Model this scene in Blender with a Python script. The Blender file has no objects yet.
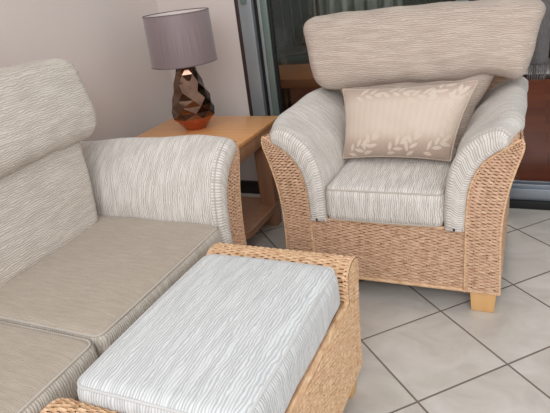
import bpy, math, random
import numpy as np
from mathutils import Matrix, Vector

random.seed(4)
rng = np.random.default_rng(7)
S = bpy.context.scene
COL = S.collection
PI = math.pi

# ------------------------------------------------------------------ materials
def lin(c):
    return tuple(((v / 255.0) / 12.92 if v / 255.0 <= 0.04045 else (((v / 255.0) + 0.055) / 1.055) ** 2.4) for v in c) + (1.0,)

class NT:
    def __init__(self, name):
        self.m = bpy.data.materials.new(name); self.m.use_nodes = True
        self.t = self.m.node_tree; self.t.nodes.clear()
        self.out = self.n('ShaderNodeOutputMaterial')
        self.b = self.n('ShaderNodeBsdfPrincipled')
        self.l(self.b.outputs[0], self.out.inputs[0])
    def n(self, kind, **kw):
        x = self.t.nodes.new(kind)
        for k, v in kw.items(): setattr(x, k, v)
        return x
    def l(self, a, b): self.t.links.new(a, b)
    def uv(self):
        return self.n('ShaderNodeUVMap', uv_map='UVMap').outputs[0]
    def obj(self):
        return self.n('ShaderNodeTexCoord').outputs['Object']
    def gen(self, v, scale, rot=(0, 0, 0), loc=(0, 0, 0)):
        m = self.n('ShaderNodeMapping'); self.l(v, m.inputs[0])
        m.inputs['Scale'].default_value = scale; m.inputs['Rotation'].default_value = rot; m.inputs['Location'].default_value = loc
        return m.outputs[0]
    def noise(self, v, scale=1, detail=2, rough=.5, dist=0):
        x = self.n('ShaderNodeTexNoise'); self.l(v, x.inputs['Vector'])
        x.inputs['Scale'].default_value = scale; x.inputs['Detail'].default_value = detail
        x.inputs['Roughness'].default_value = rough; x.inputs['Distortion'].default_value = dist
        return x
    def ramp(self, f, stops):
        r = self.n('ShaderNodeValToRGB'); self.l(f, r.inputs[0])
        e = r.color_ramp.elements
        e[0].position, e[0].color = stops[0]; e[1].position, e[1].color = stops[-1]
        for p, c in stops[1:-1]:
            k = e.new(p); k.color = c
        return r.outputs[0]
    def math(self, op, a, b=None):
        x = self.n('ShaderNodeMath', operation=op)
        for i, v in enumerate((a, b)):
            if v is None: continue
            if isinstance(v, (int, float)): x.inputs[i].default_value = v
            else: self.l(v, x.inputs[i])
        return x.outputs[0]
    def mix(self, f, a, b, blend='MIX'):
        x = self.n('ShaderNodeMix', data_type='RGBA', blend_type=blend)
        for i, v in ((0, f), (6, a), (7, b)):
            if isinstance(v, (int, float, tuple)): x.inputs[i].default_value = v
            else: self.l(v, x.inputs[i])
        return x.outputs[2]
    def bump(self, h, strength=.5, dist=.002):
        x = self.n('ShaderNodeBump'); self.l(h, x.inputs['Height'])
        x.inputs['Strength'].default_value = strength; x.inputs['Distance'].default_value = dist
        self.l(x.outputs[0], self.b.inputs['Normal'])
    def set(self, **kw):
        for k, v in kw.items():
            i = self.b.inputs[k.replace('_', ' ')]
            if isinstance(v, (int, float, tuple)): i.default_value = v
            else: self.l(v, i)
        return self.m

def plain(name, c, rough=.6, metal=0, spec=.5, var=.06):
    t = NT(name)
    n = t.noise(t.obj(), 9, 4)
    a = tuple(x * (1 - var) for x in lin(c)[:3]) + (1,); b = tuple(min(1, x * (1 + var)) for x in lin(c)[:3]) + (1,)
    col = t.ramp(n.outputs[0], [(.3, a), (.7, b)])
    t.set(Base_Color=col, Roughness=rough, Metallic=metal)
    t.b.inputs['Specular IOR Level'].default_value = spec
    return t.m

def fabric(name, light, mid, dark, period=.0072, length=.045, bumpd=.0016, contrast=.8, bstr=.6, warp=15.0):
    """ribbed chenille: irregular wavy ribs running along the second texture axis"""
    t = NT(name); uv = t.uv()
    sp = t.n('ShaderNodeSeparateXYZ'); t.l(uv, sp.inputs[0])
    w1 = t.noise(t.gen(uv, (.30 / period, 1.1 / length, 1)), 1, 2, .55)
    w2 = t.noise(t.gen(uv, (.5 / period, .45 / length, 1), (0, 0, .2), (3, 7, 0)), 1, 1.5, .5)
    ph = t.math('ADD', t.math('MULTIPLY', sp.outputs[0], 2 * PI / period), t.math('MULTIPLY', w1.outputs[0], warp))
    sn = t.math('ADD', t.math('MULTIPLY', t.math('SINE', ph), .30), .5)
    hgt = t.math('ADD', sn, t.math('MULTIPLY', t.math('SUBTRACT', w2.outputs[0], .5), 1.1))
    k = .5 / contrast
    col = t.ramp(hgt, [(.5 - .36 * k, lin(dark)), (.5, lin(mid)), (.5 + .40 * k, lin(light))])
    fine = t.noise(t.gen(uv, (900, 900, 1)), 1, 1)
    col = t.mix(.12, col, fine.outputs['Color'], 'OVERLAY')
    blot = t.noise(uv, 5, 3)
    col = t.mix(.10, col, t.ramp(blot.outputs[0], [(.3, (.33, .33, .33, 1)), (.7, (.67, .67, .67, 1))]), 'SOFT_LIGHT')
    hr = t.ramp(hgt, [(.25, (0, 0, 0, 1)), (.7, (1, 1, 1, 1))])
    t.bump(t.math('ADD', hr, t.math('MULTIPLY', fine.outputs[0], .25)), bstr, bumpd)
    t.set(Base_Color=col, Roughness=.9)
    t.b.inputs['Sheen Weight'].default_value = .15
    t.b.inputs['Specular IOR Level'].default_value = .15
    return t.m

FAB = fabric('chenille_pale', (227, 223, 218), (217, 212, 206), (188, 180, 172))
FAB_FRONT = fabric('chenille_beige_front', (204, 197, 186), (196, 188, 177), (176, 167, 156))
FAB_BAND = fabric('chenille_pale_band', (227, 223, 218), (217, 212, 206), (188, 180, 172), period=.010, length=.04, warp=6.0)
FAB_OTT = fabric('chenille_pale_blue', (222, 225, 226), (214, 217, 218), (192, 193, 195), length=.06)
FAB_BACK = fabric('chenille_warm', (205, 190, 178), (196, 180, 168), (178, 161, 149), period=.0068, length=.05)
FAB_SBACK = fabric('chenille_grey_beige', (209, 201, 191), (200, 191, 181), (182, 172, 161), period=.0068, length=.045)
FAB_SEAT = fabric('chenille_worn', (184, 173, 159), (178, 166, 152), (168, 155, 141), period=.0045, length=.03, bumpd=.001, bstr=.4)
PIPE2 = plain('pale_piping_cloth', (205, 205, 204), .9, spec=.15)
PIPE = plain('piping_cloth', (190, 182, 173), .9, spec=.15)

def rattan(name, c1, c2, c3):
    t = NT(name); uv = t.uv()
    v = t.gen(uv, (30, 167, 1))
    n = t.noise(v, 1, 2, .6)
    col = t.ramp(n.outputs[0], [(.32, lin(c1)), (.5, lin(c2)), (.7, lin(c3))])
    g = t.noise(t.gen(uv, (60, 1600, 1)), 1, 2)
    col = t.mix(.25, col, g.outputs['Color'], 'SOFT_LIGHT')
    t.bump(g.outputs[0], .25, .0006)
    t.set(Base_Color=col, Roughness=.42)
    return t.m
RAT = rattan('woven_rattan', (176, 134, 106), (206, 168, 138), (228, 196, 168))
GAP_SHADE = plain('hollow_shade_board', (96, 62, 42), .8)  # dark board colour stands in for the shaded hollow behind the weave
RAT_PALE = rattan('woven_rattan_pale', (192, 150, 112), (220, 182, 144), (238, 208, 174))

def wood(name, c1, c2, rough=.35, scale=1.0, axis=0, coat=.0):
    t = NT(name)
    s = [26 * scale] * 3; s[axis] = 1.6 * scale
    n = t.noise(t.gen(t.obj(), tuple(s)), 1, 5, .6, .6)
    col = t.ramp(n.outputs[0], [(.3, lin(c1)), (.7, lin(c2))])
    t.bump(n.outputs[0], .08, .001)
    t.set(Base_Color=col, Roughness=rough)
    t.b.inputs['Coat Weight'].default_value = coat
    return t.m
OAK = wood('honey_oak', (222, 158, 102), (234, 174, 116), .35, 1, 0, .2)
OAK_SHADED = wood('honey_oak_upright_shaded', (166, 122, 94), (184, 140, 110), .4, 1, 2)  # upright grain; shade below the table top is put into the darker colour
LEGW = wood('beech_leg', (214, 166, 108), (228, 184, 128), .45, 1, 2)
DARKW = wood('dark_wood', (52, 34, 28), (74, 48, 38), .4, 1, 0)
MIDW = wood('brown_wood', (168, 106, 72), (190, 126, 88), .4, 1, 0)

def floor_tiles():
    t = NT('ceramic_floor_tiles'); T = 1 / 3.0
    v = t.gen(t.obj(), (1 / T, 1 / T, 1), (0, 0, -PI / 4))
    s = t.n('ShaderNodeSeparateXYZ'); t.l(v, s.inputs[0])
    def edge(c):
        f = t.math('FRACT', t.math('ADD', c, 100.0)); return t.math('MINIMUM', f, t.math('SUBTRACT', 1.0, f))
    d = t.math('MINIMUM', edge(s.outputs[0]), edge(s.outputs[1]))
    g = t.ramp(d, [(.0075, (1, 1, 1, 1)), (.0115, (0, 0, 0, 1))])
    fl = t.n('ShaderNodeVectorMath', operation='FLOOR'); t.l(v, fl.inputs[0])
    w = t.n('ShaderNodeTexWhiteNoise', noise_dimensions='3D'); t.l(fl.outputs[0], w.inputs['Vector'])
    sh = t.n('ShaderNodeVectorMath', operation='MULTIPLY_ADD'); t.l(w.outputs['Color'], sh.inputs[0])
    sh.inputs[1].default_value = (9, 9, 9); t.l(t.gen(t.obj(), (1, 1.6, 1)), sh.inputs[2])
    n = t.noise(sh.outputs[0], 5, 6, .6, .8)
    col = t.ramp(n.outputs[0], [(.32, lin((190, 184, 177))), (.5, lin((202, 197, 190))), (.68, lin((212, 208, 203)))])
    col = t.mix(g, col, lin((122, 110, 102)))
    h = t.math('MULTIPLY', g, -1.0)
    t.bump(h, .6, .003)
    rr = t.ramp(g, [(0, (.33, .33, .33, 1)), (1, (.85, .85, .85, 1))])
    t.set(Base_Color=col, Roughness=rr)
    return t.m
TILES = floor_tiles()

def laminate():
    t = NT('reddish_laminate')
    b = t.n('ShaderNodeTexBrick'); t.l(t.gen(t.obj(), (1, 1, 1), (0, 0, 0)), b.inputs['Vector'])
    b.inputs['Color1'].default_value = lin((132, 72, 50)); b.inputs['Color2'].default_value = lin((114, 60, 42)); b.inputs['Mortar'].default_value = lin((70, 36, 26))
    b.inputs['Scale'].default_value = 1; b.inputs['Brick Width'].default_value = 1.2; b.inputs['Row Height'].default_value = .19; b.inputs['Mortar Size'].default_value = .002
    n = t.noise(t.gen(t.obj(), (3, 50, 1)), 1, 4)
    t.set(Base_Color=t.mix(.35, b.outputs[0], n.outputs['Color'], 'SOFT_LIGHT'), Roughness=.4)
    return t.m
LAM = laminate()

def wallmat(name, c, c2):
    t = NT(name)
    n = t.noise(t.obj(), 1.3, 3); f = t.noise(t.obj(), 260, 2)
    t.set(Base_Color=t.ramp(n.outputs[0], [(.3, lin(c)), (.7, lin(c2))]), Roughness=.8)
    t.bump(f.outputs[0], .15, .0008)
    return t.m
WALL = wallmat('painted_plaster', (216, 205, 200), (220, 210, 205))
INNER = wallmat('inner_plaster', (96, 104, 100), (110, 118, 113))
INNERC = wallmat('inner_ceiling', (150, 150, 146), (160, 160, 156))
SKIRT = plain('dark_skirting', (40, 33, 32), .5)
ALU = plain('grey_aluminium', (158, 164, 168), .4, .35)
ALU2 = plain('greygreen_aluminium', (120, 134, 130), .4, .3)
SILV = plain('silver_track', (150, 158, 168), .3, .6)
RUB = plain('black_rubber', (24, 24, 25), .6)
BROWNSTRIP = plain('dark_brown_bead', (58, 38, 36), .5)

def glassmat():
    t = NT('door_glass')
    tr = t.n('ShaderNodeBsdfTransparent'); tr.inputs[0].default_value = (.84, .86, .84, 1)
    gl = t.n('ShaderNodeBsdfGlossy'); gl.inputs['Roughness'].default_value = .02; gl.inputs[0].default_value = (.9, 1, .97, 1)
    fr = t.n('ShaderNodeFresnel'); fr.inputs[0].default_value = 1.5
    mx = t.n('ShaderNodeMixShader'); t.l(fr.outputs[0], mx.inputs[0]); t.l(tr.outputs[0], mx.inputs[1]); t.l(gl.outputs[0], mx.inputs[2])
    t.l(mx.outputs[0], t.out.inputs[0])
    return t.m
GLASS = glassmat()

def attr_fabric():
    t = NT('leaf_jacquard')
    a = t.n('ShaderNodeAttribute', attribute_name='pattern')
    col = t.ramp(a.outputs['Fac'], [(0, lin((172, 150, 136))), (.5, lin((204, 184, 168))), (1, lin((224, 210, 195)))])
    f = t.noise(t.gen(t.uv(), (700, 120, 1)), 1, 2)
    col = t.mix(.15, col, f.outputs['Color'], 'SOFT_LIGHT')
    t.bump(t.math('ADD', f.outputs[0], t.math('MULTIPLY', a.outputs['Fac'], 2.0)), .25, .001)
    t.set(Base_Color=col, Roughness=.5)
    t.b.inputs['Sheen Weight'].default_value = .3
    return t.m
LEAF = attr_fabric()

def mirror_copper():
    t = NT('bronze_mirror_glaze')
    n = t.noise(t.obj(), 14, 2)
    col = t.ramp(n.outputs[0], [(.3, lin((98, 74, 62))), (.7, lin((140, 112, 96)))])
    t.set(Base_Color=col, Metallic=1.0, Roughness=.09)
    return t.m
BRONZE = mirror_copper()
COPPER = plain('copper_band', (176, 100, 66), .3, .7)
def shade_mat():
    t = NT('taupe_satin_shade')
    n = t.noise(t.gen(t.uv(), (420, 6, 1)), 1, 3)
    col = t.ramp(n.outputs[0], [(.3, lin((126, 110, 112))), (.7, lin((144, 127, 129)))])
    t.bump(n.outputs[0], .15, .0006)
    t.set(Base_Color=col, Roughness=.5); t.b.inputs['Sheen Weight'].default_value = .3
    return t.m
SHADE = shade_mat()
LINING = plain('white_lining', (225, 216, 212), .7)
THROW = fabric('grey_throw_cloth', (140, 136, 136), (124, 120, 120), (100, 97, 99), period=.006, length=.02)
REFL_CLOTH = fabric('greygreen_reflection', (176, 184, 180), (168, 177, 172), (156, 166, 160), period=.09, length=.9, bumpd=.004)

# ------------------------------------------------------------------ mesh tools
def mesh_obj(name, V, F, mat, parent=None, UV=None, smooth=True, attr=None):
    me = bpy.data.meshes.new(name)
    me.from_pydata([tuple(v) for v in V], [], [tuple(f) for f in F]) if not isinstance(F, np.ndarray) else None
    if isinstance(F, np.ndarray):
        V = np.asarray(V, dtype=np.float32)
        me.vertices.add(len(V)); me.vertices.foreach_set('co', V.ravel())
        me.loops.add(F.size); me.loops.foreach_set('vertex_index', F.astype(np.int32).ravel())
        me.polygons.add(len(F)); me.polygons.foreach_set('loop_start', np.arange(0, F.size, 4, dtype=np.int32))
        me.update(calc_edges=True); me.validate()
    if UV is not None:
        l = me.uv_layers.new(name='UVMap')
        idx = np.zeros(len(me.loops), dtype=np.int32); me.loops.foreach_get('vertex_index', idx)
        l.data.foreach_set('uv', np.asarray(UV, dtype=np.float32)[idx].ravel())
    if attr is not None:
        a = me.attributes.new('pattern', 'FLOAT', 'POINT'); a.data.foreach_set('value', np.asarray(attr, dtype=np.float32))
    if smooth: me.polygons.foreach_set('use_smooth', [True] * len(me.polygons))
    me.materials.append(mat); me.update()
    o = bpy.data.objects.new(name, me); COL.objects.link(o)
    if parent: o.parent = parent
    return o

def tag(o, label=None, cat=None, group=None, kind=None):
    for k, v in (('label', label), ('category', cat), ('group', group), ('kind', kind)):
        if v: o[k] = v
    return o
def empty(name, loc, rz=0.0):
    o = bpy.data.objects.new(name, None); COL.objects.link(o); o.location = loc; o.rotation_euler = (0, 0, rz); o.empty_display_size = .05
    return o

class MB:
    """collects pieces into one mesh"""
    def __init__(self): self.V = []; self.F = []; self.U = []
    def add(self, V, F, U=None):
        b = len(self.V); self.V += [tuple(map(float, v)) for v in V]; self.F += [tuple(i + b for i in f) for f in F]
        self.U += [tuple(map(float, u)) for u in (U if U is not None else [(v[0] + v[1], v[2]) for v in V])]
        return self
    def grid(self, P, wu=False, wv=False, UV=None):
        n, m = P.shape[:2]; F = []
        for i in range(n if wu else n - 1):
            for j in range(m if wv else m - 1):
                F.append((i * m + j, ((i + 1) % n) * m + j, ((i + 1) % n) * m + (j + 1) % m, i * m + (j + 1) % m))
        return self.add(P.reshape(-1, 3), F, None if UV is None else UV.reshape(-1, 2))
    def box(self, a, b, bev=.003, taper=None):
        a = np.array(a, float); b = np.array(b, float); c = (a + b) / 2; h = (b - a) / 2
        bev = min(bev, h.min() * .49)
        V, F, Nn = rounded_box(h, bev, (1, 1, 1), 1)
        V = V.copy()
        if taper is not None:
            k = 1 + (taper - 1) * (.5 - V[:, 2] / (2 * h[2])); V[:, 0] *= k; V[:, 1] *= k
        return self.add(V + c, [tuple(f) for f in F])
    def tube(self, pts, r, seg=8, closed=False):
        pts = np.array(pts, float); n = len(pts)
        t = np.roll(pts, -1, 0) - np.roll(pts, 1, 0)
        if not closed: t[0] = pts[1] - pts[0]; t[-1] = pts[-1] - pts[-2]
        t /= np.linalg.norm(t, axis=1)[:, None] + 1e-12
        up = np.array([0, 0, 1.0]) if abs(t[0][2]) < .9 else np.array([1.0, 0, 0])
        R = []; a = None
        for i in range(n):
            a = up if a is None else a
            a = a - t[i] * (a @ t[i]); a /= np.linalg.norm(a); b = np.cross(t[i], a)
            rr = r[i] if hasattr(r, '__len__') else r
            R.append([pts[i] + rr * (math.cos(q) * a + math.sin(q) * b) for q in np.linspace(0, 2 * PI, seg, endpoint=False)])
        P = np.array(R); self.grid(P, closed, True)
        if not closed:
            b0 = len(self.V) - n * seg
            self.F.append(tuple(b0 + k for k in range(seg))[::-1]); self.F.append(tuple(b0 + (n - 1) * seg + k for k in range(seg)))
        return self
    def lathe(self, prof, c=(0, 0), seg=48):
        P = np.array([[(c[0] + r * math.cos(a), c[1] + r * math.sin(a), z) for a in np.linspace(0, 2 * PI, seg, endpoint=False)] for r, z in prof])
        UV = np.array([[(a / seg * 1.0, z) for a in range(seg)] for r, z in prof])
        return self.grid(P, False, True, UV)
    def build(self, name, mat, parent=None, smooth=True):
        o = mesh_obj(name, self.V, self.F, mat, parent, self.U, smooth)
        if smooth:
            import bmesh
            bm = bmesh.new(); bm.from_mesh(o.data); bmesh.ops.recalc_face_normals(bm, faces=bm.faces)
            for e in bm.edges:
                if len(e.link_faces) == 2 and e.calc_face_angle(0) > .7: e.smooth = False
            bm.to_mesh(o.data); bm.free()
        return o

def rounded_box(h, r, div, rs=4):
    """six-sided quad box with rounded edges; returns verts, quads, normals"""
    h = np.array(h, float); r = min(r, h.min() * .999)
    def axis(H, d):
        core = H - r
        a = np.linspace(0, PI / 4, rs + 1)
        edge = core + r * np.tan(a) # positions on the cube face before rounding
        inner = np.linspace(-core, core, d + 1)
        return np.concatenate([-(edge[::-1]), inner[1:-1] if d > 1 else [], edge])
    ax = [axis(h[i], div[i]) for i in range(3)]
    key = {}; V = []; F = []
    def vid(p):
        k = tuple(np.round(p, 7))
        if k not in key: key[k] = len(V); V.append(p)
        return key[k]
    for d in range(3):
        u, v = (d + 1) % 3, (d + 2) % 3
        for s in (-1, 1):
            for i in range(len(ax[u]) - 1):
                for j in range(len(ax[v]) - 1):
                    q = []
                    for (a, b) in ((i, j), (i + 1, j), (i + 1, j + 1), (i, j + 1)):
                        p = np.zeros(3); p[d] = s * h[d]; p[u] = ax[u][a]; p[v] = ax[v][b]; q.append(vid(p))
                    F.append(q if s > 0 else q[::-1])
    V = np.array(V); core = np.clip(V, -(h - r), h - r); dlt = V - core
    N = dlt / (np.linalg.norm(dlt, axis=1)[:, None] + 1e-12)
    return core + N * r, np.array(F), N

def cushion(name, h, r, mat, parent, crown=(0, 0, 0), warp=None, uvmode='x', loc=(0, 0, 0), div=None, wrinkle=.0, pipes=None, pipe_r=.0035, side_mat=None):
    """padded box cushion of half sizes h; crown bulges each pair of faces; warp(P)->P shapes it; pipes: list of z levels for seams"""
    h = np.array(h, float)
    div = div or [max(4, int(2 * x / .02)) for x in h]
    V, F, N = rounded_box(h, r, div, 5)
    def shape(V, N):
        X = np.clip(V / h, -1, 1); P = V.copy()
        w = [np.sqrt(np.clip(1 - X[:, i] ** 2, 0, 1)) for i in range(3)]
        P[:, 2] += crown[2] * X[:, 2] * (w[0] * w[1]) ** .8
        P[:, 1] += crown[1] * X[:, 1] * (w[0] * w[2]) ** .8
        P[:, 0] += crown[0] * X[:, 0] * (w[1] * w[2]) ** .8
        if wrinkle:
            P += N * (wrinkle * (np.sin(P[:, 0] * 23 + P[:, 2] * 31 + 1.3) * np.sin(P[:, 1] * 29 + P[:, 0] * 11) + .6 * np.sin(P[:, 0] * 47 + 2) * np.sin(P[:, 2] * 39 + P[:, 1] * 43)))[:, None]
        if warp: P = warp(P)
        return P + np.array(loc)
    P = shape(V, N)
    # texture coordinates per face-dominant direction
    A = np.abs(N).argmax(1)
    key = {}; V2 = []; U2 = []; F2 = []
    for f in F:
        n = N[f].mean(0); d = int(np.abs(n).argmax()); g = []
        for i in f:
            k = (int(i), d)
            if k not in key:
                key[k] = len(V2); V2.append(P[i]); x, y, z = V[i]
                if uvmode == 'x':   uv = {2: (x, y), 1: (x, z + 3), 0: (y + 5, z + 1)}[d]       # ribs run front to back, and up the front
                elif uvmode == 'h': uv = {2: (y + 4, x), 1: (z, x), 0: (z + 3, y)}[d]           # ribs run sideways
                U2.append(uv)
            g.append(key[k])
        F2.append(g)
    o = mesh_obj(name, np.array(V2), np.array(F2), mat, parent, np.array(U2))
    # weld the uv seams' shading with custom merged normals by merging in place
    import bmesh
    bm = bmesh.new(); bm.from_mesh(o.data); bmesh.ops.remove_doubles(bm, verts=bm.verts, dist=1e-6); bm.to_mesh(o.data); bm.free()
    if side_mat:
        o.data.materials.append(side_mat)
        for p in o.data.polygons:
            if abs(p.normal.z) < .62: p.material_index = 1
    for zl in (pipes or []):
        k = r * .30
        hx, hy = h[0] - k * 0, h[1] - k * 0
        zs = zl * (h[2] - r * .30)
        c = []
        rr = max(r, .02); cx, cy = h[0] - rr, h[1] - rr
        for (sx, sy, a0) in ((1, 1, 0), (-1, 1, PI / 2), (-1, -1, PI), (1, -1, 1.5 * PI)):
            for a in np.linspace(a0, a0 + PI / 2, 7): c.append((sx * cx + (rr - r * .27) * math.cos(a), sy * cy + (rr - r * .27) * math.sin(a), zs))
        c = np.array(c); dense = []
        for i in range(len(c)):
            a, b = c[i], c[(i + 1) % len(c)]; m = max(1, int(np.linalg.norm(b - a) / .02))
            for q in range(m): dense.append(a + (b - a) * q / m)
        dense = np.array(dense)
        Nd = np.zeros_like(dense)
        m = MB(); m.tube(shape(dense, Nd), pipe_r, 8, True); m.build('piping', PIPE if mat is not FAB_OTT else PIPE2, o)
    return o

def catmull(pts, n):
    pts = np.array(pts, float); P = np.vstack([2 * pts[0] - pts[1], pts, 2 * pts[-1] - pts[-2]])
    d = np.linalg.norm(np.diff(pts, axis=0), axis=1); L = np.concatenate([[0], np.cumsum(d)]); out = []
    for s in np.linspace(0, L[-1], n):
        i = min(len(d) - 1, max(0, np.searchsorted(L, s, side='right') - 1)); t = (s - L[i]) / d[i]
        a, b, c, e = P[i], P[i + 1], P[i + 2], P[i + 3]
        out.append(.5 * ((2 * b) + (-a + c) * t + (2 * a - 5 * b + 4 * c - e) * t * t + (-a + 3 * b - 3 * c + e) * t ** 3))
    return np.array(out)

CS, RS, GAP = .0205, .0060, -.50      # stake spacing and strand pitch of the rattan weave
def weave(name, surf, Lu, Lv, mat, parent, amp=.0032, flip=False, du=.0048, dv=.0013, vertical_strands=False, cs=CS, rs=RS, back=.008):
    """surf(u, v) -> (n,3) with u, v in metres; strands run along u, stacked along v; real relief"""
    nu = max(3, int(Lu / du)) + 1; nv = max(3, int(Lv / dv)) + 1
    u = np.linspace(0, Lu, nu); v = np.linspace(0, Lv, nv)
    U, Vv = np.meshgrid(u, v, indexing='ij'); e = 1e-4
    P = surf(U.ravel(), Vv.ravel())
    Pu = surf(np.minimum(U.ravel() + e, Lu), Vv.ravel()) - surf(np.maximum(U.ravel() - e, 0), Vv.ravel())
    Pv = surf(U.ravel(), np.minimum(Vv.ravel() + e, Lv)) - surf(U.ravel(), np.maximum(Vv.ravel() - e, 0))
    N = np.cross(Pu, Pv); N /= np.linalg.norm(N, axis=1)[:, None] + 1e-15
    if flip: N = -N
    k0 = np.floor(Vv / rs); nk = int(k0.max()) + 4; r1 = rng.uniform(.85, 1.2, nk); r2_ = rng.uniform(-.12, .12, nk)
    wob = .10 * np.sin(Vv * 61 + 1.1) + .08 * np.sin(Vv * 23 + U * 7)
    hgt = np.full(U.shape, -1.6)
    for dk in (-1, 0, 1):
        kk = k0 + dk; ki = (kk + 1).astype(int)
        c = np.cos(PI * (U / cs + wob + r2_[ki]) + PI * kk)
        c = np.sign(c) * np.abs(c) ** .7
        d = (Vv - (kk + .5) * rs) / (rs * .68)
        b = c * r1[ki] + .85 * np.sqrt(np.clip(1 - d * d, 0, 1)) - .85
        hgt = np.maximum(hgt, np.where(np.abs(d) < 1, b, -1.6))
    gap = hgt < GAP
    hgt = amp * np.maximum(hgt, -1.2)
    edge = np.minimum(np.minimum(U, Lu - U), np.minimum(Vv, Lv - Vv)); hgt = hgt * np.clip(edge / .004, 0, 1)
    Q = P + N * hgt.ravel()[:, None]
    i, j = np.meshgrid(np.arange(nu - 1), np.arange(nv - 1), indexing='ij'); i = i.ravel(); j = j.ravel()
    F = np.stack([i * nv + j, (i + 1) * nv + j, (i + 1) * nv + j + 1, i * nv + j + 1], 1)
    g = (gap & (edge > .004)).ravel(); F = F[g[F].sum(1) < 3]      # open chinks between the strands
    if flip: F = F[:, ::-1]
    UV = np.stack([U.ravel(), Vv.ravel()], 1)
    # a plain back and rim give the panel its thickness
    bu, bv = max(3, int(Lu / .03)) + 1, max(3, int(Lv / .03)) + 1
    return mesh_obj(name, Q, F, mat, parent, UV)

def polymesh_path(points):
    """arc-length parametrised polyline evaluator, 2D or 3D"""
    p = np.array(points, float); d = np.linalg.norm(np.diff(p, axis=0), axis=1); L = np.concatenate([[0], np.cumsum(d)])
    def ev(s): return np.stack([np.interp(s, L, p[:, k]) for k in range(p.shape[1])], -1)
    return ev, L[-1]

# ------------------------------------------------------------------ rattan seating
NT_ = 41
IN = catmull([(.214, .325), (.212, .40), (.217, .49), (.233, .565), (.266, .625), (.312, .664), (.352, .683), (.382, .683), (.403, .664)], NT_)
BD = catmull([(.277, .325), (.279, .40), (.284, .47), (.300, .530), (.326, .574), (.352, .600), (.378, .618), (.396, .630), (.406, .645)], NT_)
# boundary extended down to the bottom rail for the rattan
BX = catmull([(.277, .085), (.277, .20), (.277, .325), (.279, .40), (.284, .47), (.300, .530), (.326, .574), (.352, .597), (.380, .618), (.408, .638), (.430, .653)], 81)
OX = catmull([(.396, .085), (.393, .20), (.390, .30), (.392, .37), (.398, .43), (.408, .49), (.420, .54), (.431, .58), (.440, .610), (.443, .635), (.436, .655)], 81)

BACK_DROP, HUMP, LIFT = .0, .016, .0
def rise(d):  # the arm swells a little on its way back, then falls again
    k = np.clip(np.asarray(d) / .7, 0, 1); return LIFT + HUMP * np.sin(PI * k) - BACK_DROP * k

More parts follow.
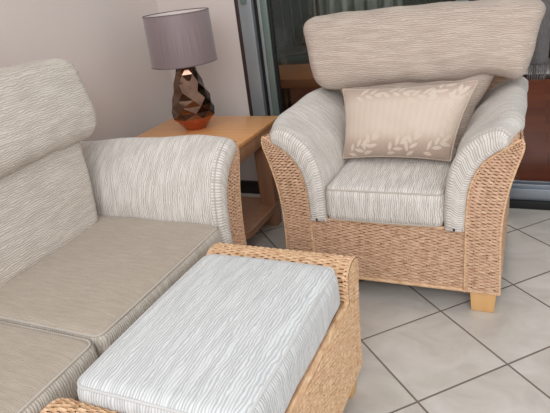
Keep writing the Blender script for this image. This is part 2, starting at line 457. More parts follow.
def arm(root, side, ext, depth=.74):
    sx = side
    # rattan shell: path wraps from the inner edge over the front face, round the corner, back along the side
    ev_b, Lb = polymesh_path(BX); ev_o, Lo = polymesh_path(OX)
    Lv = .60; W = .118; C = .014; Lu = .016 + W + C + depth
    def surf(u, v):
        t = v / Lv; b = ev_b(t * Lb); o = ev_o(t * Lo)
        x = np.zeros_like(u); y = np.zeros_like(u); z = np.zeros_like(u)
        m0 = u < .016; m1 = (u >= .016) & (u < .016 + W); m2 = (u >= .016 + W) & (u < .016 + W + C); m3 = u >= .016 + W + C
        f = (u - .016) / W
        oc = o.copy(); wd = np.linalg.norm(o - b, axis=1); rc = np.minimum(.009, wd * .4)
        # front face
        dirn = (o - b) / (wd[:, None] + 1e-9); oin = o - dirn * rc[:, None]
        p = b + (oin - b) * np.clip(f, 0, 1)[:, None]
        x = p[:, 0]; z = p[:, 1]; y = np.where(m0, (.016 - u), 0.0)
        a = np.clip((u - .016 - W) / C, 0, 1) * PI / 2
        x = np.where(m2 | m3, oin[:, 0] + dirn[:, 0] * rc * np.sin(a), x); z = np.where(m2 | m3, oin[:, 1] + dirn[:, 1] * rc * np.sin(a), z)
        y = np.where(m2, rc * (1 - np.cos(a)), y); y = np.where(m3, rc + (u - .016 - W - C), y)
        k = np.clip((z - .3) / .3, 0, 1)
        z = z + rise(y) * k; x = x + rise(y) * .2 * k - .012 * np.clip(y / .15, 0, 1) * np.clip((z - .5) / .12, 0, 1)
        return np.stack([sx * (x + ext), y, z], 1)
    sh = weave('arm', surf, Lu, Lv, RAT, root, flip=(side < 0))
    # inner lining board so the arm is a solid thing, coloured as its shaded hollow
    m = MB()
    n = 12
    ring = np.array([np.vstack([np.stack([sx * (BX[:70:5, 0] + ext + .003), np.full(14, y), BX[:70:5, 1] + (rise(y)) * np.clip((BX[:70:5, 1] - .3) / .3, 0, 1)], 1),
                                np.stack([sx * (OX[65::-5, 0] + ext - .010), np.full(14, y), OX[65::-5, 1] - .004 + (rise(y)) * np.clip((OX[65::-5, 1] - .3) / .3, 0, 1)], 1)]) for y in np.linspace(.016, depth + .02, n)])
    m.grid(ring, False, True)
    m.F.append(tuple(range(28))); b0 = (n - 1) * 28; m.F.append(tuple(range(b0, b0 + 28)))
    m.build('arm_frame', GAP_SHADE, sh)
    # braided edge along the outer front corner
    m = MB(); pe = []
    for kk in range(0, 81, 2):
        pe.append((sx * (OX[kk, 0] + ext + .001), .004, OX[kk, 1]))
    m.tube(pe, .0042, 6); m.build('edge_binding', RAT_PALE, sh)
    m = MB(); pe = []
    for kk in range(0, 81, 2):
        pe.append((sx * (BX[kk, 0] + ext + .004), .000, BX[kk, 1]))
    m.tube(pe, .0036, 6); m.build('edge_binding', RAT_PALE, sh)
    m = MB(); m.tube([(sx * (.421 + ext + rise(y) * .3), y, .643 + rise(y)) for y in np.linspace(.012, depth, 26)], .0115, 8)
    m.build('arm_rail', RAT, sh)
    # cushion over the arm
    loop = np.vstack([IN, BD[::-1]])
    nl = len(loop)
    tang = np.roll(loop, -1, 0) - np.roll(loop, 1, 0); nrm = np.stack([tang[:, 1], -tang[:, 0]], 1); nrm /= np.linalg.norm(nrm, axis=1)[:, None]
    cen = (IN + BD) / 2; cenl = np.vstack([cen, cen[::-1]])
    sgn = np.sign(((loop - cenl) * nrm).sum(1)); sgn[sgn == 0] = 1; nrm *= sgn[:, None]
    rows = []; uvs = []
    arc = np.concatenate([[0], np.cumsum(np.linalg.norm(np.diff(loop, axis=0), axis=1))])
    st = [(-.020, .021), (-.0195, .015), (-.017, .009), (-.011, .004), (-.003, .001), (.008, 0)] + [(y, 0) for y in np.arange(.03, depth, .022)]
    for y, ins in st:
        puff = .004 * math.sin(min(1, max(0, y) / .03) * PI / 2) + .0025 * np.sin(arc * 40 + y * 19) * min(1, max(y, 0) / .1)
        p = loop + nrm * (puff - ins)[:, None] if hasattr(puff, '__len__') else loop + nrm * (puff - ins)
        k = np.clip((p[:, 1] - .3) / .3, 0, 1)
        rows.append(np.stack([sx * (p[:, 0] + ext + .034 * np.clip(y / .13, 0, 1) * np.clip((p[:, 1] - .5) / .15, 0, 1)), np.full(nl, y), p[:, 1] + rise(y) * k], 1))
        uvs.append(np.stack([np.full(nl, y * 1.0 ), arc], 1))
    m = MB(); m.grid(np.array(rows[5:]), False, True, np.array(uvs[5:]))
    # front cap, ribs run across the narrow band
    c0 = rows[0]; cap = np.array([[c0[i], (c0[i] * .67 + c0[nl - 1 - i] * .33) + np.array([0, -.003, 0]), (c0[i] * .33 + c0[nl - 1 - i] * .67) + np.array([0, -.003, 0]), c0[nl - 1 - i]] for i in range(NT_)])
    capuv = np.array([[(arc[i] + 2, w) for w in (0, .006, .012, .018)] for i in range(NT_)])
    cu = m.build('arm_cushion', FAB, sh)
    arcm = np.concatenate([arc[:NT_], arc[:NT_][::-1]]) + 2
    buv = np.array([[(arcm[i], -.004 * (q + 1)) for i in range(nl)] for q in range(6)][::-1])
    m = MB(); m.grid(cap, False, False, capuv); m.grid(np.array(rows[:6]), False, True, buv); m.build('cushion_band', FAB_BAND, sh)
    # seams: one along each edge of the front band
    m = MB(); r4 = rows[4]
    m.tube([r4[i] + np.array([0, -.001, 0]) for i in range(NT_)], .0026, 6); m.build('piping', PIPE, cu) if False else m.build('seam_piping', PIPE, sh)
    return sh

def leg_mb(x, y, w=.078, d=.07, h=.092):
    m = MB(); m.box((x - w / 2, y - d / 2, 0), (x + w / 2, y + d / 2, h), .004, taper=.86); return m

def seating(root, ext, n, seatmat, seat_z=.472, head=.450, flare=.045, shift=.010, topz=.862, pull=1.0, shrink=0.0, backmat=None):
    backmat = backmat or FAB_BACK
    hw = .277 + ext
    # front rattan panel
    def fp(u, v): return np.stack([u - hw, np.full_like(u, .006) , .098 + v], 1)
    weave('front_panel', fp, 2 * hw, .235, RAT, root)
    m = MB(); m.box((-hw, .012, .085), (hw, .03, .333), .003)
    m.box((-hw, .02, .09), (hw, .74, .13), .003); m.build('seat_deck', GAP_SHADE, root)
    m = MB(); m.tube([(-hw - .12, .006, .090), (hw + .12, .006, .090)], .0075, 8); m.tube([(-hw, .004, .333), (hw, .004, .333)], .006, 8); m.build('wrapped_rail', RAT_PALE, root)
    for s in (-1, 1): arm(root, s, ext)
    for s in (-1, 1):
        for y in (.045, .70): leg_mb(s * (ext + .343), y, .090).build('leg', LEGW, root)
    # seat cushions
    w = 2 * (.213 + ext) / n
    for i in range(n):
        cx = -(.213 + ext) + w * (i + .5)
        hz = (seat_z - .335) / 2
        cushion('seat_cushion', (w / 2 - .001, .285, hz - .004), .03, seatmat, root, crown=(0, .012, .012), loc=(cx, .268, .335 + hz), wrinkle=.0012, pipes=(1, -1), side_mat=(FAB if n == 1 else FAB_FRONT))
    # back cushions: lower pad and big head roll
    nb = n
    wl = 2 * (.225 + ext) / nb; wu = 2 * (head + ext) / nb
    for i in range(nb):
        cx = (-(.225 + ext) + wl * (i + .5)) * pull
        def wb(P, sg=(1 if cx > 0 else -1)):
            P = P.copy(); P[:, 1] += .22 * (P[:, 2]); P[:, 0] *= 1 + (2.3 * np.clip(P[:, 2], 0, 1) if pull == 1.0 else 0)
            if pull != 1.0: P[:, 0] += sg * .27 * P[:, 2] * np.clip(sg * P[:, 0] / .2, 0, 1)
            return P
        cushion('back_cushion', (wl / 2 + .03, .07, .19), .05, backmat, root, crown=(0, .02, 0), warp=wb, uvmode='h', loc=(cx, .555, .61), wrinkle=.002)
    for i in range(nb):
        cx = -(head + ext) + wu * (i + .5)
        x0 = cx
        first, last = i == 0, i == nb - 1
        def wh(P, first=first, last=last):
            P = P.copy(); t = (P[:, 2] / .14)           # -1 bottom .. 1 top
            k = flare * t
            X = P[:, 0] / (wu / 2)
            if first: P[:, 0] -= k * np.clip(-X, 0, 1)
            if last: P[:, 0] += (np.where(k < 0, .45 * k, k) if nb == 1 else k) * np.clip(X, 0, 1)
            P[:, 2] += .010 * np.sin(P[:, 0] * 7 + 1.0) * np.clip(-t, 0, 1) - .012 * (np.abs(X) ** 3) * np.clip(t, 0, 1)
            P[:, 2] += (.026 * np.exp(-((X - .68) / .22) ** 2) * np.clip(-t, 0, 1)) if nb == 1 else 0
            P[:, 1] += .36 * P[:, 2]
            P[:, 1] -= .02 * np.clip(1 - np.abs(t + .3), 0, 1)
            return P
        cushion('head_cushion', (wu / 2 - .002, .072, .140), .058, backmat, root, crown=(0, .022, .006), warp=wh, uvmode='h', loc=(x0 + shift, .585, topz), wrinkle=.003, pipes=None)
    # outer back shell
    top = 1.0
    half = np.array([(0, .392), (.30, .392), (.50, .400), (.62, .405), (.72, .405), (.85, .432), (.93, .462), (.965, .450), (1.0, .40)])
    m = MB(); rows = []
    zz = np.linspace(.09, .955, 30)
    for z in zz:
        hwz = np.interp(z, half[:, 0], half[:, 1]) + ext - shrink * np.clip((z - .6) / .1, 0, 1)
        y = .66 + .13 * np.clip((z - .3) / .7, 0, 1)
        rows.append([(x, y + .035 - .03 * (abs(x) / hwz) ** 4, z) for x in np.linspace(-hwz, hwz, 24)] + [(x, y + .085 - .035 * (abs(x) / hwz) ** 4, z) for x in np.linspace(hwz, -hwz, 24)])
    m.grid(np.array(rows), False, True); m.F.append(tuple(range(48))); m.F.append(tuple(range(29 * 48, 30 * 48)))
    bs = m.build('back_panel', RAT, root)
    def bsurf(sgn):
        def f(u, v):
            z = .10 + v; hwz = np.interp(z, half[:, 0], half[:, 1]) + ext - shrink * np.clip((z - .6) / .1, 0, 1)
            x = (u / (2 * (.485 + ext)) * 2 - 1) * hwz
            y = .66 + .13 * np.clip((z - .3) / .7, 0, 1)
            return np.stack([-x, y + .088 - .035 * (np.abs(x) / hwz) ** 4, z], 1)
        return f
    weave('back_weave', bsurf(1), 2 * (.485 + ext), .85, RAT, bs, du=.008, dv=.0024, rs=.0094, flip=False)
    m = MB(); pe = []
    for z in np.linspace(.72, .940, 16): pe.append((np.interp(z, half[:, 0], half[:, 1]) + ext - shrink, .715 + .13 * (z - .3) / .7, z))
    pe += [(x, .715 + .115, .955 ) for x in np.linspace(.43 + ext - shrink, -.43 - ext + shrink, 20)]
    for z in np.linspace(.940, .72, 16): pe.append((-np.interp(z, half[:, 0], half[:, 1]) - ext + shrink, .715 + .13 * (z - .3) / .7, z))
    m.tube(pe, .014, 8); m.build('back_rail', RAT, bs)

chair = tag(empty('armchair', (.033, .25, 0)), 'rattan armchair with pale ribbed cushions, facing the camera before the glass door', 'armchair')
seating(chair, 0.0, 1, FAB)
BACK_DROP, HUMP, LIFT = .035, .004, .012
sofa = tag(empty('sofa', (-.463, -.70, 0), PI / 2), 'two-seat rattan sofa with ribbed cream cushions along the left wall', 'sofa')
seating(sofa, .423, 2, FAB_SEAT, seat_z=.452, head=.330, flare=.045, shift=0, topz=.876, pull=.86, shrink=.075, backmat=FAB_SBACK)

# ------------------------------------------------------------------ footstool
ott = tag(empty('footstool', (-.158, -.583, 0)), 'rattan footstool with pale blue-grey ribbed cushion in front of the sofa', 'footstool')
hx, y0, y1 = .224, -.388, .388
def end_roll(sgn):
    # profile in (y, z): from the bottom outside, up, over the roll, down inside
    prof = [(y1 - .018, .085), (y1 - .016, .25), (y1 - .008, .34), (y1 + .004, .385), (y1 + .010, .415), (y1 + .004, .440), (y1 - .014, .456), (y1 - .040, .460), (y1 - .068, .455), (y1 - .088, .438), (y1 - .094, .41), (y1 - .094, .33)]
    P = catmull(prof, 70)
    # main wrap
    ev, L = polymesh_path(P)
    def f(u, v):
        p = ev(v); return np.stack([sgn * (hx - u), sgn * p[:, 0], p[:, 1]], 1)
    o = weave('end_roll', f, 2 * hx, L, RAT_PALE, ott, flip=True)
    # side faces (both ends of the roll), woven
    for s in (-1, 1):
        def g(u, v, s=s):
            # v upward .085 .. top, u across thickness
            z = .085 + v; up = np.interp(z, [.085, .25, .34, .385, .415, .44, .452, .458], [y1 - .018, y1 - .016, y1 - .008, y1 + .004, y1 + .010, y1 + .004, y1 - .012, y1 - .03])
            lo = np.interp(z, [.085, .42, .438, .452, .458], [y1 - .094, y1 - .094, y1 - .088, y1 - .072, y1 - .05])
            w = u / .09
            return np.stack([np.full_like(u, s * (hx + .001)), sgn * (up + (lo - up) * w), z], 1)
        weave('end_roll_side', g, .09, .373, RAT_PALE, o, flip=(s * sgn > 0), cs=.018)
    m = MB(); m.box((-hx + .004, sgn * (y1 - .088), .09) if sgn > 0 else (-hx + .004, -(y1 - .024), .09), (hx - .004, y1 - .024, .43) if sgn > 0 else (hx - .004, -(y1 - .088), .43), .02)
    m.build('end_core', GAP_SHADE, o)
for s in (1, -1): end_roll(s)
for s in (-1, 1):
    Ls = 2 * (y1 - .094)
    def f(u, v, s=s):
        k = np.clip(v / .25, 0, 1)
        return np.stack([np.full_like(u, s * (hx + .001)), u - Ls / 2, .090 + v], 1)
    sd = weave('side_panel', f, Ls, .262, RAT_PALE, ott, flip=(s < 0))
    m = MB(); m.tube([(s * (hx - .012), -Ls / 2, .345), (s * (hx - .012), Ls / 2, .345)], .014, 8)
    m.tube([(s * (hx - .004), -y1 + .03, .090), (s * (hx - .004), y1 - .03, .090)], .007, 8); m.build('wrapped_rail', RAT_PALE, sd)
m = MB(); m.box((-hx + .012, -Ls / 2 - .01, .095), (hx - .012, Ls / 2 + .01, .340), .004); m.build('frame_box', GAP_SHADE, ott)
for sx in (-1, 1):
    for sy in (-1, 1):
        leg_mb(sx * (hx - .045), sy * (y1 - .058), .065, .06).build('leg', LEGW, ott)
cushion('seat_cushion', (.206, .291, .066), .034, FAB_OTT, ott, crown=(.004, .004, .016), loc=(.003, -.009, .352 + .064), wrinkle=.001, pipes=(1,))

# ------------------------------------------------------------------ scatter cushion on the armchair
def scatter():
    nu, nv = 230, 160
    u = np.linspace(-1, 1, nu); v = np.linspace(-1, 1, nv); U, V = np.meshgrid(u, v, indexing='ij')
    # corners (world)
    BL = np.array([-.178, .487, .492]); BR = np.array([.232, .487, .492]); TL = np.array([-.195, .598, .742]); TR = np.array([.312, .590, .762])
    a = ((U + 1) / 2)[..., None]; b = ((V + 1) / 2)[..., None]
    base = (1 - a) * (1 - b) * BL + a * (1 - b) * BR + (1 - a) * b * TL + a * b * TR
    nrm = np.array([0, -.91, .41])
    # edges bow inwards between the corners
    ex = np.array([1, 0, 0.]); ey = np.array([0, .40, .91])
    base = base - ex * (.014 * U * (1 - V ** 2) * np.abs(U) ** 3)[..., None] - ey * (.012 * V * (1 - U ** 2) * np.abs(V) ** 3)[..., None]
    prof = (np.clip(1 - np.abs(U) ** 2.6, 0, 1) * np.clip(1 - np.abs(V) ** 2.6, 0, 1)) ** .55
    th = .072 * prof
    wr = .0016 * np.sin(U * 9 + V * 3) * np.sin(V * 7 + 2) * prof
    Pf = base + nrm * (th + wr)[..., None]; Pb = base - nrm * (th * .8)[..., None]
    # woven leaf pattern
    W, H = .46, .28
    X = U * W / 2; Y = V * H / 2
    pat = .06 + .58 * np.exp(-(np.maximum(np.abs(Y - .015) - .045, 0) / .05) ** 2)
    pat += .05 * (np.sin(X * 260) > .2) * (np.abs(Y) < .08)
    rs_ = np.random.default_rng(11)
    def leaf(cx, cy, ang, L, w, val):
        nonlocal pat
        dx = X - cx; dy = Y - cy; p = dx * math.cos(ang) + dy * math.sin(ang); q = -dx * math.sin(ang) + dy * math.cos(ang)
        t = p / L; inside = (t > 0) & (t < 1) & (np.abs(q) < w * np.sin(PI * np.clip(t, 0, 1)) ** .8)
        pat = np.where(inside, val - .22 * (np.abs(q) < .0012), pat)
    sprigs = [(-.20, -.125, .5), (-.13, -.13, 1.0), (-.03, -.13, .7), (.05, -.135, 1.2), (.12, -.12, .6), (.19, -.08, 1.6), (.02, .085, .2), (.09, .075, .9), (.15, .07, .4), (.20, .02, 1.7), (-.17, .10, .1), (-.07, .112, 0)]
    for (sx, sy, an) in sprigs:
        for k in range(5):
            t = k * .017; bx = sx + t * math.cos(an); by = sy + t * math.sin(an)
            leaf(bx, by, an + (.75 if k % 2 else -.65) + rs_.uniform(-.15, .15), .040 + rs_.uniform(-.006, .008), .0068, .80)
        leaf(sx + .075 * math.cos(an), sy + .075 * math.sin(an), an, .04, .0065, .80)
    n = nu * nv
    i, j = np.meshgrid(np.arange(nu - 1), np.arange(nv - 1), indexing='ij'); i = i.ravel(); j = j.ravel()
    F = np.stack([i * nv + j, (i + 1) * nv + j, (i + 1) * nv + j + 1, i * nv + j + 1], 1)
    Fall = np.vstack([F, F[:, ::-1] + n])
    UV = np.stack([X.ravel(), Y.ravel()], 1)
    root = mesh_obj('scatter_cushion', np.vstack([Pf.reshape(-1, 3), Pb.reshape(-1, 3)]), Fall, LEAF, None, np.vstack([UV, UV]), True, np.concatenate([pat.ravel(), pat.ravel()]))
    m = MB()
    loop = [base[k, 0] for k in range(0, nu, 4)] + [base[-1, k] for k in range(0, nv, 4)] + [base[k, -1] for k in range(nu - 1, -1, -4)] + [base[0, k] for k in range(nv - 1, -1, -4)]
    m.tube(loop, .0032, 6, True); m.build('piping', plain('satin_piping', (196, 178, 160), .5), root)
    tag(root, 'beige satin scatter cushion woven with leaf sprigs, resting in the armchair', 'cushion')
scatter()

# ------------------------------------------------------------------ side table in the corner
tb = tag(empty('side_table', (-.95, .655, 0)), 'honey oak side table with a lower shelf in the corner beside the sofa', 'table')
hxx, hyy, zt = .31, .285, .54
m = MB(); m.box((-hxx, -hyy, zt - .022), (hxx, hyy, zt), .006); m.build('table_top', OAK, tb)
m = MB()
for s in (-1, 1):
    m.box((-hxx + .02, s * (hyy - .03) - .009, zt - .082), (hxx - .02, s * (hyy - .03) + .009, zt - .022), .002)
    m.box((s * (hxx - .012) - .009, -hyy + .03, zt - .082), (s * (hxx - .012) + .009, hyy - .03, zt - .022), .002)
m.build('apron', OAK_SHADED, tb)
for sx in (-1, 1):
    for sy in (-1, 1):
        ly = hyy - .125 if sy > 0 else -(hyy - .045)
        m = MB(); m.box((sx * (hxx - .052) - .040, ly - .032, 0), (sx * (hxx - .052) + .040, ly + .032, zt - .024), .005, taper=.98)
        m.build('leg', OAK_SHADED, tb)
def shelf():
    m = MB(); r = .05; a0 = hxx - .012; b0 = hyy - .085; pts = []
    for (sx, sy, q0) in ((1, 1, 0), (-1, 1, PI / 2), (-1, -1, PI), (1, -1, 1.5 * PI)):
        for a in np.linspace(q0, q0 + PI / 2, 9): pts.append((sx * (a0 - r) + r * math.cos(a), sy * (b0 - r) + r * math.sin(a)))
    k = len(pts); V = [(x, y, z) for z in (.085, .118) for x, y in pts]; F = [(i, (i + 1) % k, (i + 1) % k + k, i + k) for i in range(k)] + [tuple(range(k, 2 * k)), tuple(range(k - 1, -1, -1))]
    m.add(V, F); o = m.build('lower_shelf', OAK_SHADED, tb)
    m = MB(); m.tube([(x, y, .118) for x, y in pts], .006, 6, True); m.build('shelf_edging', OAK_SHADED, o)
shelf()

# ------------------------------------------------------------------ lamp
LX, LY = -1.00, .73
lamp = tag(empty('table_lamp', (LX, LY, zt)), 'table lamp with faceted mirrored bronze base and taupe drum shade', 'lamp')
def lamp_base():
    rings = [(.050, .0), (.084, .040), (.104, .064), (.106, .092), (.101, .122), (.092, .154), (.081, .190), (.069, .228), (.056, .268), (.044, .300)]
    n = 8; V = []; F = []
    for k, (r, z) in enumerate(rings):
        for i in range(n):
            a = 2 * PI * (i + (.5 if k % 2 else 0)) / n + .2 + .10 * math.sin(i * 5 + k * 3); r = rings[k][0] * (1 + .022 * math.sin(i * 7.3 + k * 4.1) * (0 < k < 8))
            V.append((r * math.cos(a), r * math.sin(a), z))
    for k in range(len(rings) - 1):
        for i in range(n):
            a, b = k * n + i, k * n + (i + 1) % n; c, d = (k + 1) * n + i, (k + 1) * n + (i + 1) % n
            if k % 2 == 0: F += [(a, b, c), (b, d, c)]
            else: F += [(a, b, d), (a, d, c)]
    F += [tuple(range(n))[::-1], tuple((len(rings) - 1) * n + i for i in range(n))]
    up = [f for f in F if max(V[i][2] for i in f) > .04 and min(V[i][2] for i in f) >= .06]
    lo = [f for f in F if f not in up]
    def sub(fs):
        ids = sorted({i for f in fs for i in f}); mp = {a: b for b, a in enumerate(ids)}
        return [V[i] for i in ids], [tuple(mp[i] for i in f) for f in fs]
    lo_ = [f for f in lo if max(V[i][2] for i in f) < .1]; up += [f for f in lo if f not in lo_]
    v, f = sub(up); b = mesh_obj('lamp_base', v, f, BRONZE, lamp, None, False)
    v, f = sub(lo_); mesh_obj('copper_foot', v, f, COPPER, b, None, False)
    m = MB(); m.lathe([(.043, .299), (.043, .306), (.012, .302), (.010, .348), (.017, .350), (.017, .375), (.0, .376)], seg=20); m.build('lamp_holder', COPPER, lamp)
lamp_base()
m = MB(); m.lathe([(.154, .316), (.1545, .318), (.150, .538), (.1495, .540)], seg=72)
sh = m.build('lamp_shade', SHADE, lamp)
m = MB(); m.lathe([(.151, .318), (.1465, .538)], seg=72); m.build('shade_lining', LINING, sh)
m = MB()
for r, z in ((.1535, .317), (.149, .5395)): m.tube([(r * math.cos(a), r * math.sin(a), z) for a in np.linspace(0, 2 * PI, 72, endpoint=False)], .0026, 6, True)
for k in range(3):
    a = k * 2 * PI / 3; m.tube([(.014 * math.cos(a), .014 * math.sin(a), .365), (.149 * math.cos(a), .149 * math.sin(a), .515)], .0015, 6)
m.build('shade_ring', plain('shade_trim', (112, 100, 102), .5), sh)
m = MB(); m.lathe([(.0, .435), (.018, .430), (.028, .412), (.026, .392), (.014, .375)], seg=20); m.build('light_bulb', plain('opal_bulb', (235, 232, 225), .3), lamp)

# ------------------------------------------------------------------ room shell
def slab(name, a, b, mat, parent=None, bev=.0, kind='structure'):
    x0, y0_, z0 = a; x1, y1_, z1 = b
    V = [(x, y, z) for z in (z0, z1) for y in (y0_, y1_) for x in (x0, x1)]
    F = [(0, 2, 3, 1), (4, 5, 7, 6), (0, 1, 5, 4), (2, 6, 7, 3), (0, 4, 6, 2), (1, 3, 7, 5)]
    o = mesh_obj(name, V, F, mat, parent, [(v[0] + v[1], v[2]) for v in V], False)
    if not parent: o['kind'] = kind
    return o
WX, WY = -1.407, 1.18
slab('floor', (WX, -3.2, -.05), (2.6, 1.20, 0), TILES)
slab('wall_left', (WX - .12, -3.2, 0), (WX, WY, 2.5), WALL)
slab('wall_back', (WX - .12, WY, 0), (-.932, WY + .14, 2.5), WALL)
slab('wall_back_top', (-.932, WY, 2.12), (2.72, WY + .14, 2.5), WALL)
slab('baseboard_back', (WX, WY - .014, 0), (-.932, WY, .078), SKIRT)
slab('baseboard_left', (WX, -3.2, 0), (WX + .014, WY - .014, .078), SKIRT)

door = tag(empty('door_1', (0, WY, 0)), kind='structure')
def db(name, a, b, mat, parent=door, bev=.003):
    m = MB(); m.box(a, b, bev); return m.build(name, mat, parent)
db('frame_bead', (-.932, -.004, .0), (-.913, .10, 2.12), BROWNSTRIP)
j = db('door_jamb', (-.913, .0, .04), (-.838, .10, 2.12), ALU)
db('jamb_groove', (-.838, .03, .04), (-.812, .10, 2.12), RUB)
s = db('sliding_sash', (-.812, .012, .12), (-.758, .06, 2.08), ALU2)
db('sash_bead', (-.806, .004, .12), (-.792, .012, 2.08), ALU)
db('sash_gasket', (-.758, .02, .12), (-.744, .05, 2.08), RUB, s)
db('sash_bottom_rail', (-.744, .016, .118), (.16, .056, .165), ALU2, s)
db('sash_end_stile', (.16, .012, .12), (.215, .06, 2.08), ALU2, s)
db('sash_top_rail', (-.744, .016, 2.04), (.16, .056, 2.08), ALU2, s)
db('glass_pane', (-.750, .030, .160), (.165, .038, 2.045), GLASS, s, .0005)
db('door_handle', (-.892, -.016, 1.06), (-.862, .0, 1.25), ALU2, j, .006)
db('sill_gasket', (-.913, -.010, .0), (2.6, .10, .042), RUB)
tk = db('sill_track', (-.913, .004, .042), (2.6, .12, .100), SILV)
db('track_rib', (-.838, .018, .100), (2.6, .026, .118), SILV, tk, .002)
db('track_rib', (-.838, .062, .100), (2.6, .070, .118), SILV, tk, .002)
db('frame_head', (-.932, .0, 2.08), (2.6, .12, 2.14), ALU)

# the darker living room behind the door
slab('floor', (-2.8, WY + .12, .02), (2.72, 4.6, .10), LAM)
slab('wall_far', (-2.92, 4.6, 0), (2.72, 4.72, 2.5), INNER)
slab('wall_far_left', (-2.92, WY + .14, 0), (-2.8, 4.6, 2.5), INNER)
slab('wall_far_right', (2.6, WY + .14, 0), (2.72, 4.6, 2.5), INNER)
slab('wall_back', (-2.92, WY + .14, 0), (WX - .12, WY + .26, 2.5), INNER)
slab('ceiling', (-2.92, WY + .14, 2.5), (2.72, 4.72, 2.6), INNERC)

FZ = .10
t = tag(empty('coffee_table', (-.98, 2.25, FZ)), 'low brown wooden table seen through the glass door, left of the armchair', 'table')
m = MB(); m.box((-.36, -.28, .34), (.44, .28, .40), .006); m.build('table_top', MIDW, t)
for sx in (-.32, .40):
    for sy in (-1, 1):
        m = MB(); m.box((sx - .025, sy * .24 - .025, 0), (sx + .025, sy * .24 + .025, .34), .004); m.build('leg', DARKW, t)

def wooden_chair(loc, rz, label, bh=.98):
    t = tag(empty('dining_chair', loc, rz), label, 'chair', 'dark wooden chairs in the room behind the door')
    m = MB(); m.box((-.21, -.21, .43), (.21, .21, .46), .008); m.build('seat', DARKW, t)
    for sx in (-1, 1):
        m = MB(); m.box((sx * .18 - .018, -.20, 0), (sx * .18 + .018, -.165, .43), .004); m.build('leg', DARKW, t)
        m = MB(); m.tube([(sx * .19, .20, 0), (sx * .19, .19, .45), (sx * .19, .25, bh)], .017, 8); m.build('leg', DARKW, t)
    m = MB(); m.box((-.20, .235, bh - .09), (.20, .258, bh), .006)
    for k in range(4): m.tube([(-.12 + .08 * k, .195, .45), (-.12 + .08 * k, .247, bh - .07)], .009, 6)
    m.build('backrest', DARKW, t)
    return t
wooden_chair((-1.28, 2.95, FZ), .5, 'dark wooden chair in the room behind the glass, beyond the low table')
wooden_chair((.62, 1.82, FZ), PI + .0, 'dark wooden chair behind the armchair with a grey fringed throw over it')

cb = tag(empty('darkening_cupboard', (.75, 4.30, FZ)), 'tall dark wooden cupboard made up to darken the far wall beyond the open door', 'darkening_cupboard')  # made-up dark furniture, put in to darken the far wall
m = MB(); m.box((-.95, -.22, .06), (.95, .22, 1.55), .006); m.box((-.93, -.20, 0), (.93, .20, .07), .004); m.build('body', DARKW, cb)
for k in range(3):
    m = MB(); m.box((-.93 + .62 * k + .006, -.242, .09), (-.93 + .62 * (k + 1) - .006, -.221, 1.52), .005); d_ = m.build('door', DARKW, cb)
    m = MB(); m.tube([(-.93 + .62 * k + .07, -.242, .85), (-.93 + .62 * k + .07, -.262, .85)], [.007, .012], 10); m.build('knob', SILV, d_)

# fringed throw over the second chair's back: two hanging layers joined over the top rail
def throw():
    m = MB(); nx, nz = 40, 36; rows = []
    cx, cy, zt_ = .516, 1.5735, FZ + .99
    path = [(-.040, -.47), (-.036, -.3), (-.030, -.12), (-.024, -.01), (-.010, .008), (.010, .008), (.024, -.01), (.034, -.06), (.036, -.10), (.036, -.13)]
    P = catmull([(a, b) for a, b in path], nz)
    for i in range(nx):
        x = -.043 + .086 * i / (nx - 1); r = []
        for (a, b) in P:
            amp = .006 * min(1, max(0, -b) / .2); o = amp * math.sin(x * 75 + b * 3)
            r.append((cx + x * (1 + .04 * b), cy + a + o * (1 if a > 0 else 1), zt_ + b))
        rows.append(r)
    R = np.array(rows); UV = np.array([[(i * .008, k * .03) for k in range(nz)] for i in range(nx)])
    m.grid(R, UV=UV)
    th = m.build('fringed_throw', THROW)
    sol = th.modifiers.new('thick', 'SOLIDIFY'); sol.thickness = .005
    tag(th, 'grey fringed throw hanging over a dark chair beyond the open door', 'throw')
    m = MB()
    for i in range(0, nx, 4):
        for e in (0,):
            p = R[i, e]; m.tube([p, p + np.array([.002, 0, -.03]), p + np.array([-.002 + random.uniform(-.004, .004), 0, -.075])], [.0035, .0045, .0015], 5)
    m.build('fringe', THROW, th)['kind'] = 'stuff'
throw()

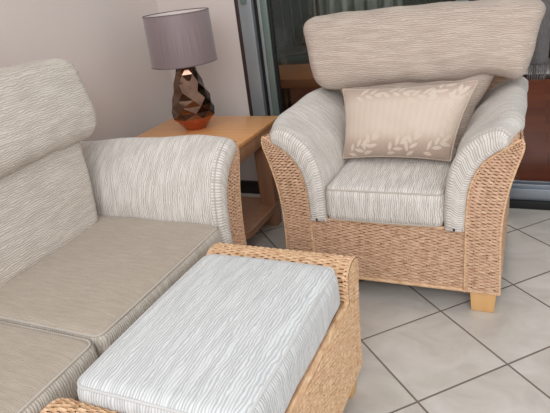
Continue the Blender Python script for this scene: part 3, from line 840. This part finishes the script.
def reflection_cloth():  # pale cloth stands in for a reflection in the door glass
    nx, nz = 140, 14; xs = np.linspace(-1.78, -.75, nx)
    P = np.array([[(x + .01 * math.sin(z), 4.46 + 0.022 * math.sin(x * 42) + .006 * math.sin(x * 97), z) for z in np.linspace(.16, 2.3, nz)] for x in xs])
    UV = np.array([[(x, z) for z in np.linspace(.16, 2.3, nz)] for x in xs])
    m = MB(); m.grid(P, UV=UV); c = m.build('reflection_cloth', REFL_CLOTH)
    sol = c.modifiers.new('thick', 'SOLIDIFY'); sol.thickness = .004
    tag(c, 'grey-green cloth put in for the pale reflection in the door glass', 'reflection_cloth')
reflection_cloth()

# ------------------------------------------------------------------ light
w = bpy.data.worlds.new('World'); S.world = w; w.use_nodes = True
bg = w.node_tree.nodes['Background']; bg.inputs[0].default_value = (1.0, .985, .97, 1); bg.inputs[1].default_value = .78
def area(name, loc, target, sx, sy, power, col):
    L = bpy.data.lights.new(name, 'AREA'); L.shape = 'RECTANGLE'; L.size = sx; L.size_y = sy; L.energy = power; L.color = col
    o = bpy.data.objects.new(name, L); COL.objects.link(o); o.location = loc
    o.rotation_euler = (Vector(target) - Vector(loc)).to_track_quat('-Z', 'Y').to_euler()
    return o
area('inner_ceiling_fill', (.2, 3.6, 2.4), (-.6, 2.6, 0), 1.2, 1.2, 36, (1, .97, .92))  # added fill that brightens the back room; no such source is seen
area('window_daylight', (.9, -3.0, 2.2), (-.2, 0, .4), 2.6, 1.4, 60, (.97, .98, 1))

# ------------------------------------------------------------------ camera
f_px, pitch, roll, yaw = 549.006633, .412687701, -.128941, -.460288409
C = (0.4770144855, -1.4974126357, 1.226718978)
cy_, sy_ = math.cos(yaw), math.sin(yaw)
fw = Vector((sy_ * math.cos(pitch), cy_ * math.cos(pitch), -math.sin(pitch))); r_ = Vector((cy_, -sy_, 0)); u_ = r_.cross(fw)
r2 = math.cos(roll) * r_ + math.sin(roll) * u_; u2 = -math.sin(roll) * r_ + math.cos(roll) * u_
cam = bpy.data.cameras.new('camera'); cam.sensor_fit = 'HORIZONTAL'; cam.sensor_width = 36; cam.lens = f_px * 36 / 550; cam.clip_start = .02
co = bpy.data.objects.new('camera', cam); COL.objects.link(co)
M = Matrix((r2, u2, -fw)).transposed().to_4x4(); M.translation = Vector(C); co.matrix_world = M
S.camera = co
S.view_settings.view_transform = 'Standard'; S.view_settings.look = 'None'; S.view_settings.exposure = .12; S.view_settings.gamma = 1
S.view_settings.use_curve_mapping = False
